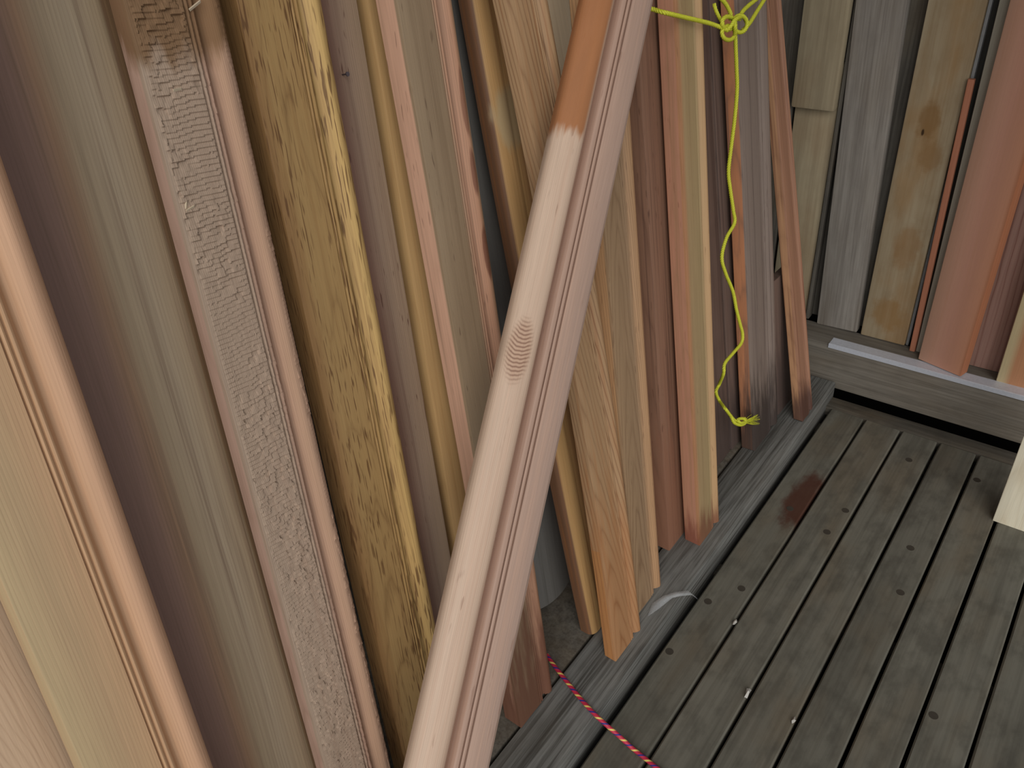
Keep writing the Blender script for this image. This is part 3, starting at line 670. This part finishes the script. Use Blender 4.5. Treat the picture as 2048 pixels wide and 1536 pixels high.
# end knot and frayed tip
xe = -0.555
twisted('end_knot', [lp(1463, 834, xe), lp(1468, 845, xe + .003), lp(1480, 850, xe + .005), lp(1490, 846, xe + .006), lp(1488, 838, xe + .004), lp(1478, 838, xe), lp(1470, 844, xe - .002)], RR, m_rope, rope)
twisted('end_knot', [lp(1474, 840, xe + .004), lp(1482, 846, xe + .008), lp(1492, 842, xe + .004), lp(1488, 836, xe - .001)], RR, m_rope, rope)
vv = []; ff = []; rnd = random.Random(3)
for k in range(46):
    e = (1512 + rnd.uniform(-10, 8), 838 + rnd.uniform(-9, 11)); a = lp(1488, 843 + rnd.uniform(-2, 2), xe + .002); b = lp((1488 + e[0]) / 2, (843 + e[1]) / 2 + rnd.uniform(-3, 3), xe + .003); c = lp(e[0], e[1], xe + rnd.uniform(-.004, .008))
    sweep(resample([a, b, c], 0.004), 0.0005, 4, vv, ff)
make('frayed_end', vv, ff, m_rope, rope, 60)

# red cord on the ledge and deck
s = NT('red cord with yellow and blue flecks')
at = s.n.new('ShaderNodeAttribute'); at.attribute_name = 'cord'
sx = s.n.new('ShaderNodeSeparateXYZ'); s.l.new(at.outputs['Vector'], sx.inputs[0])
ph = s.math('FRACT', s.math('ADD', s.math('DIVIDE', sx.outputs[0], 0.030), sx.outputs[1]))
ph2 = s.math('FRACT', s.math('ADD', s.math('DIVIDE', sx.outputs[0], 0.015), s.math('MULTIPLY', sx.outputs[1], 2.0)))
col = s.mix(s.math('LESS_THAN', ph, 0.17), lin((198, 46, 74)), lin((232, 206, 110)))
col = s.mix(s.math('MULTIPLY', s.math('GREATER_THAN', ph, 0.48), s.math('LESS_THAN', ph, 0.64)), col, lin((54, 44, 130)))
s.l.new(col, s.b.inputs['Base Color']); s.b.inputs['Roughness'].default_value = 0.55
s.bump(s.math('ABSOLUTE', s.math('SUBTRACT', ph2, 0.5)), 0.5, 0.0015)
cpts = [on_z(1094, 1310, 0.0545), on_z(1109, 1332, 0.0545), on_z(1135, 1365, 0.0545), on_z(1161, 1397, 0.0545), on_z(1190, 1429, 0.0545), on_z(1216, 1453, 0.044), on_z(1238, 1472, 0.028), on_z(1262, 1494, 0.009), on_z(1284, 1512, 0.0046), on_z(1310, 1533, 0.0046), on_z(1360, 1572, 0.0046), on_z(1430, 1640, 0.0046), np.array([-0.23, 0.12, 0.0046]), np.array([-0.12, -0.20, 0.0046]), np.array([0.10, -0.55, 0.0046])]
P = resample(cpts, 0.003); vv = []; ff = []; sweep(P, 0.0042, 12, vv, ff)
o = make('red_cord', vv, ff, s.m, None, 60); tag(o, 'red braided cord with yellow and blue flecks over the ledge', 'cord')
ca = o.data.attributes.new('cord', 'FLOAT_VECTOR', 'POINT'); sl = 0.0; vals = []
for i, p in enumerate(P):
    if i: sl += float(np.linalg.norm(P[i] - P[i - 1]))
    for q in range(12): vals += [sl, q / 12.0, 0.0]
ca.data.foreach_set('vector', vals)

# ------------------------------------------------------------------ scraps
m_film = plain('clear plastic film', (225, 228, 230), 0.25, alpha=0.28)
rows = [((1295, 1233), (1320, 1216), .0510), ((1304, 1207), (1336, 1203), .0530), ((1326, 1192), (1345, 1196), .058), ((1350, 1184), (1362, 1192), .063), ((1376, 1181), (1384, 1190), .058), ((1392, 1194), (1396, 1199), .040)]
vv = []; ff = []
for (a, b, z) in rows:
    for t in (0, 0.5, 1): vv.append(on_z(a[0] + (b[0] - a[0]) * t, a[1] + (b[1] - a[1]) * t, z + (0.004 if t == 0.5 else 0)))
for i in range(len(rows) - 1):
    for q in range(2): ff.append((i * 3 + q, i * 3 + q + 1, i * 3 + q + 4, i * 3 + q + 3))
o = make('plastic_film', vv, ff, m_film, None, 80); md = o.modifiers.new('thick', 'SOLIDIFY'); md.thickness = 0.0004
tag(o, 'torn strip of clear plastic film lying over the ledge timber', 'plastic film')
m_scr = plain('white scrap', (206, 202, 194), 0.8)
lab = ['small white scrap caught in the first deck gap near the ledge', 'white pointed scrap caught in the second deck gap', 'tiny white crumb caught in the third deck gap near the bottom']
for i, (px, py, sz) in enumerate([(1470, 1246, 0.014), (1495, 1388, 0.019), (1587, 1443, 0.012)]):
    p = on_z(px, py); rnd = random.Random(i); vv = []
    for k in range(7):
        a = 2 * math.pi * k / 7; r = sz * rnd.uniform(0.35, 0.8); vv.append((p[0] + r * 0.45 * math.cos(a), p[1] + r * math.sin(a), 0.001 + rnd.uniform(0, 0.5) * sz))
    vv.append((p[0], p[1], 0.6 * sz)); vv.append((p[0], p[1], -0.006))
    ff = [(k, (k + 1) % 7, 7) for k in range(7)] + [((k + 1) % 7, k, 8) for k in range(7)]
    o = make('paper_scrap', vv, ff, m_scr); tag(o, lab[i], 'scrap')
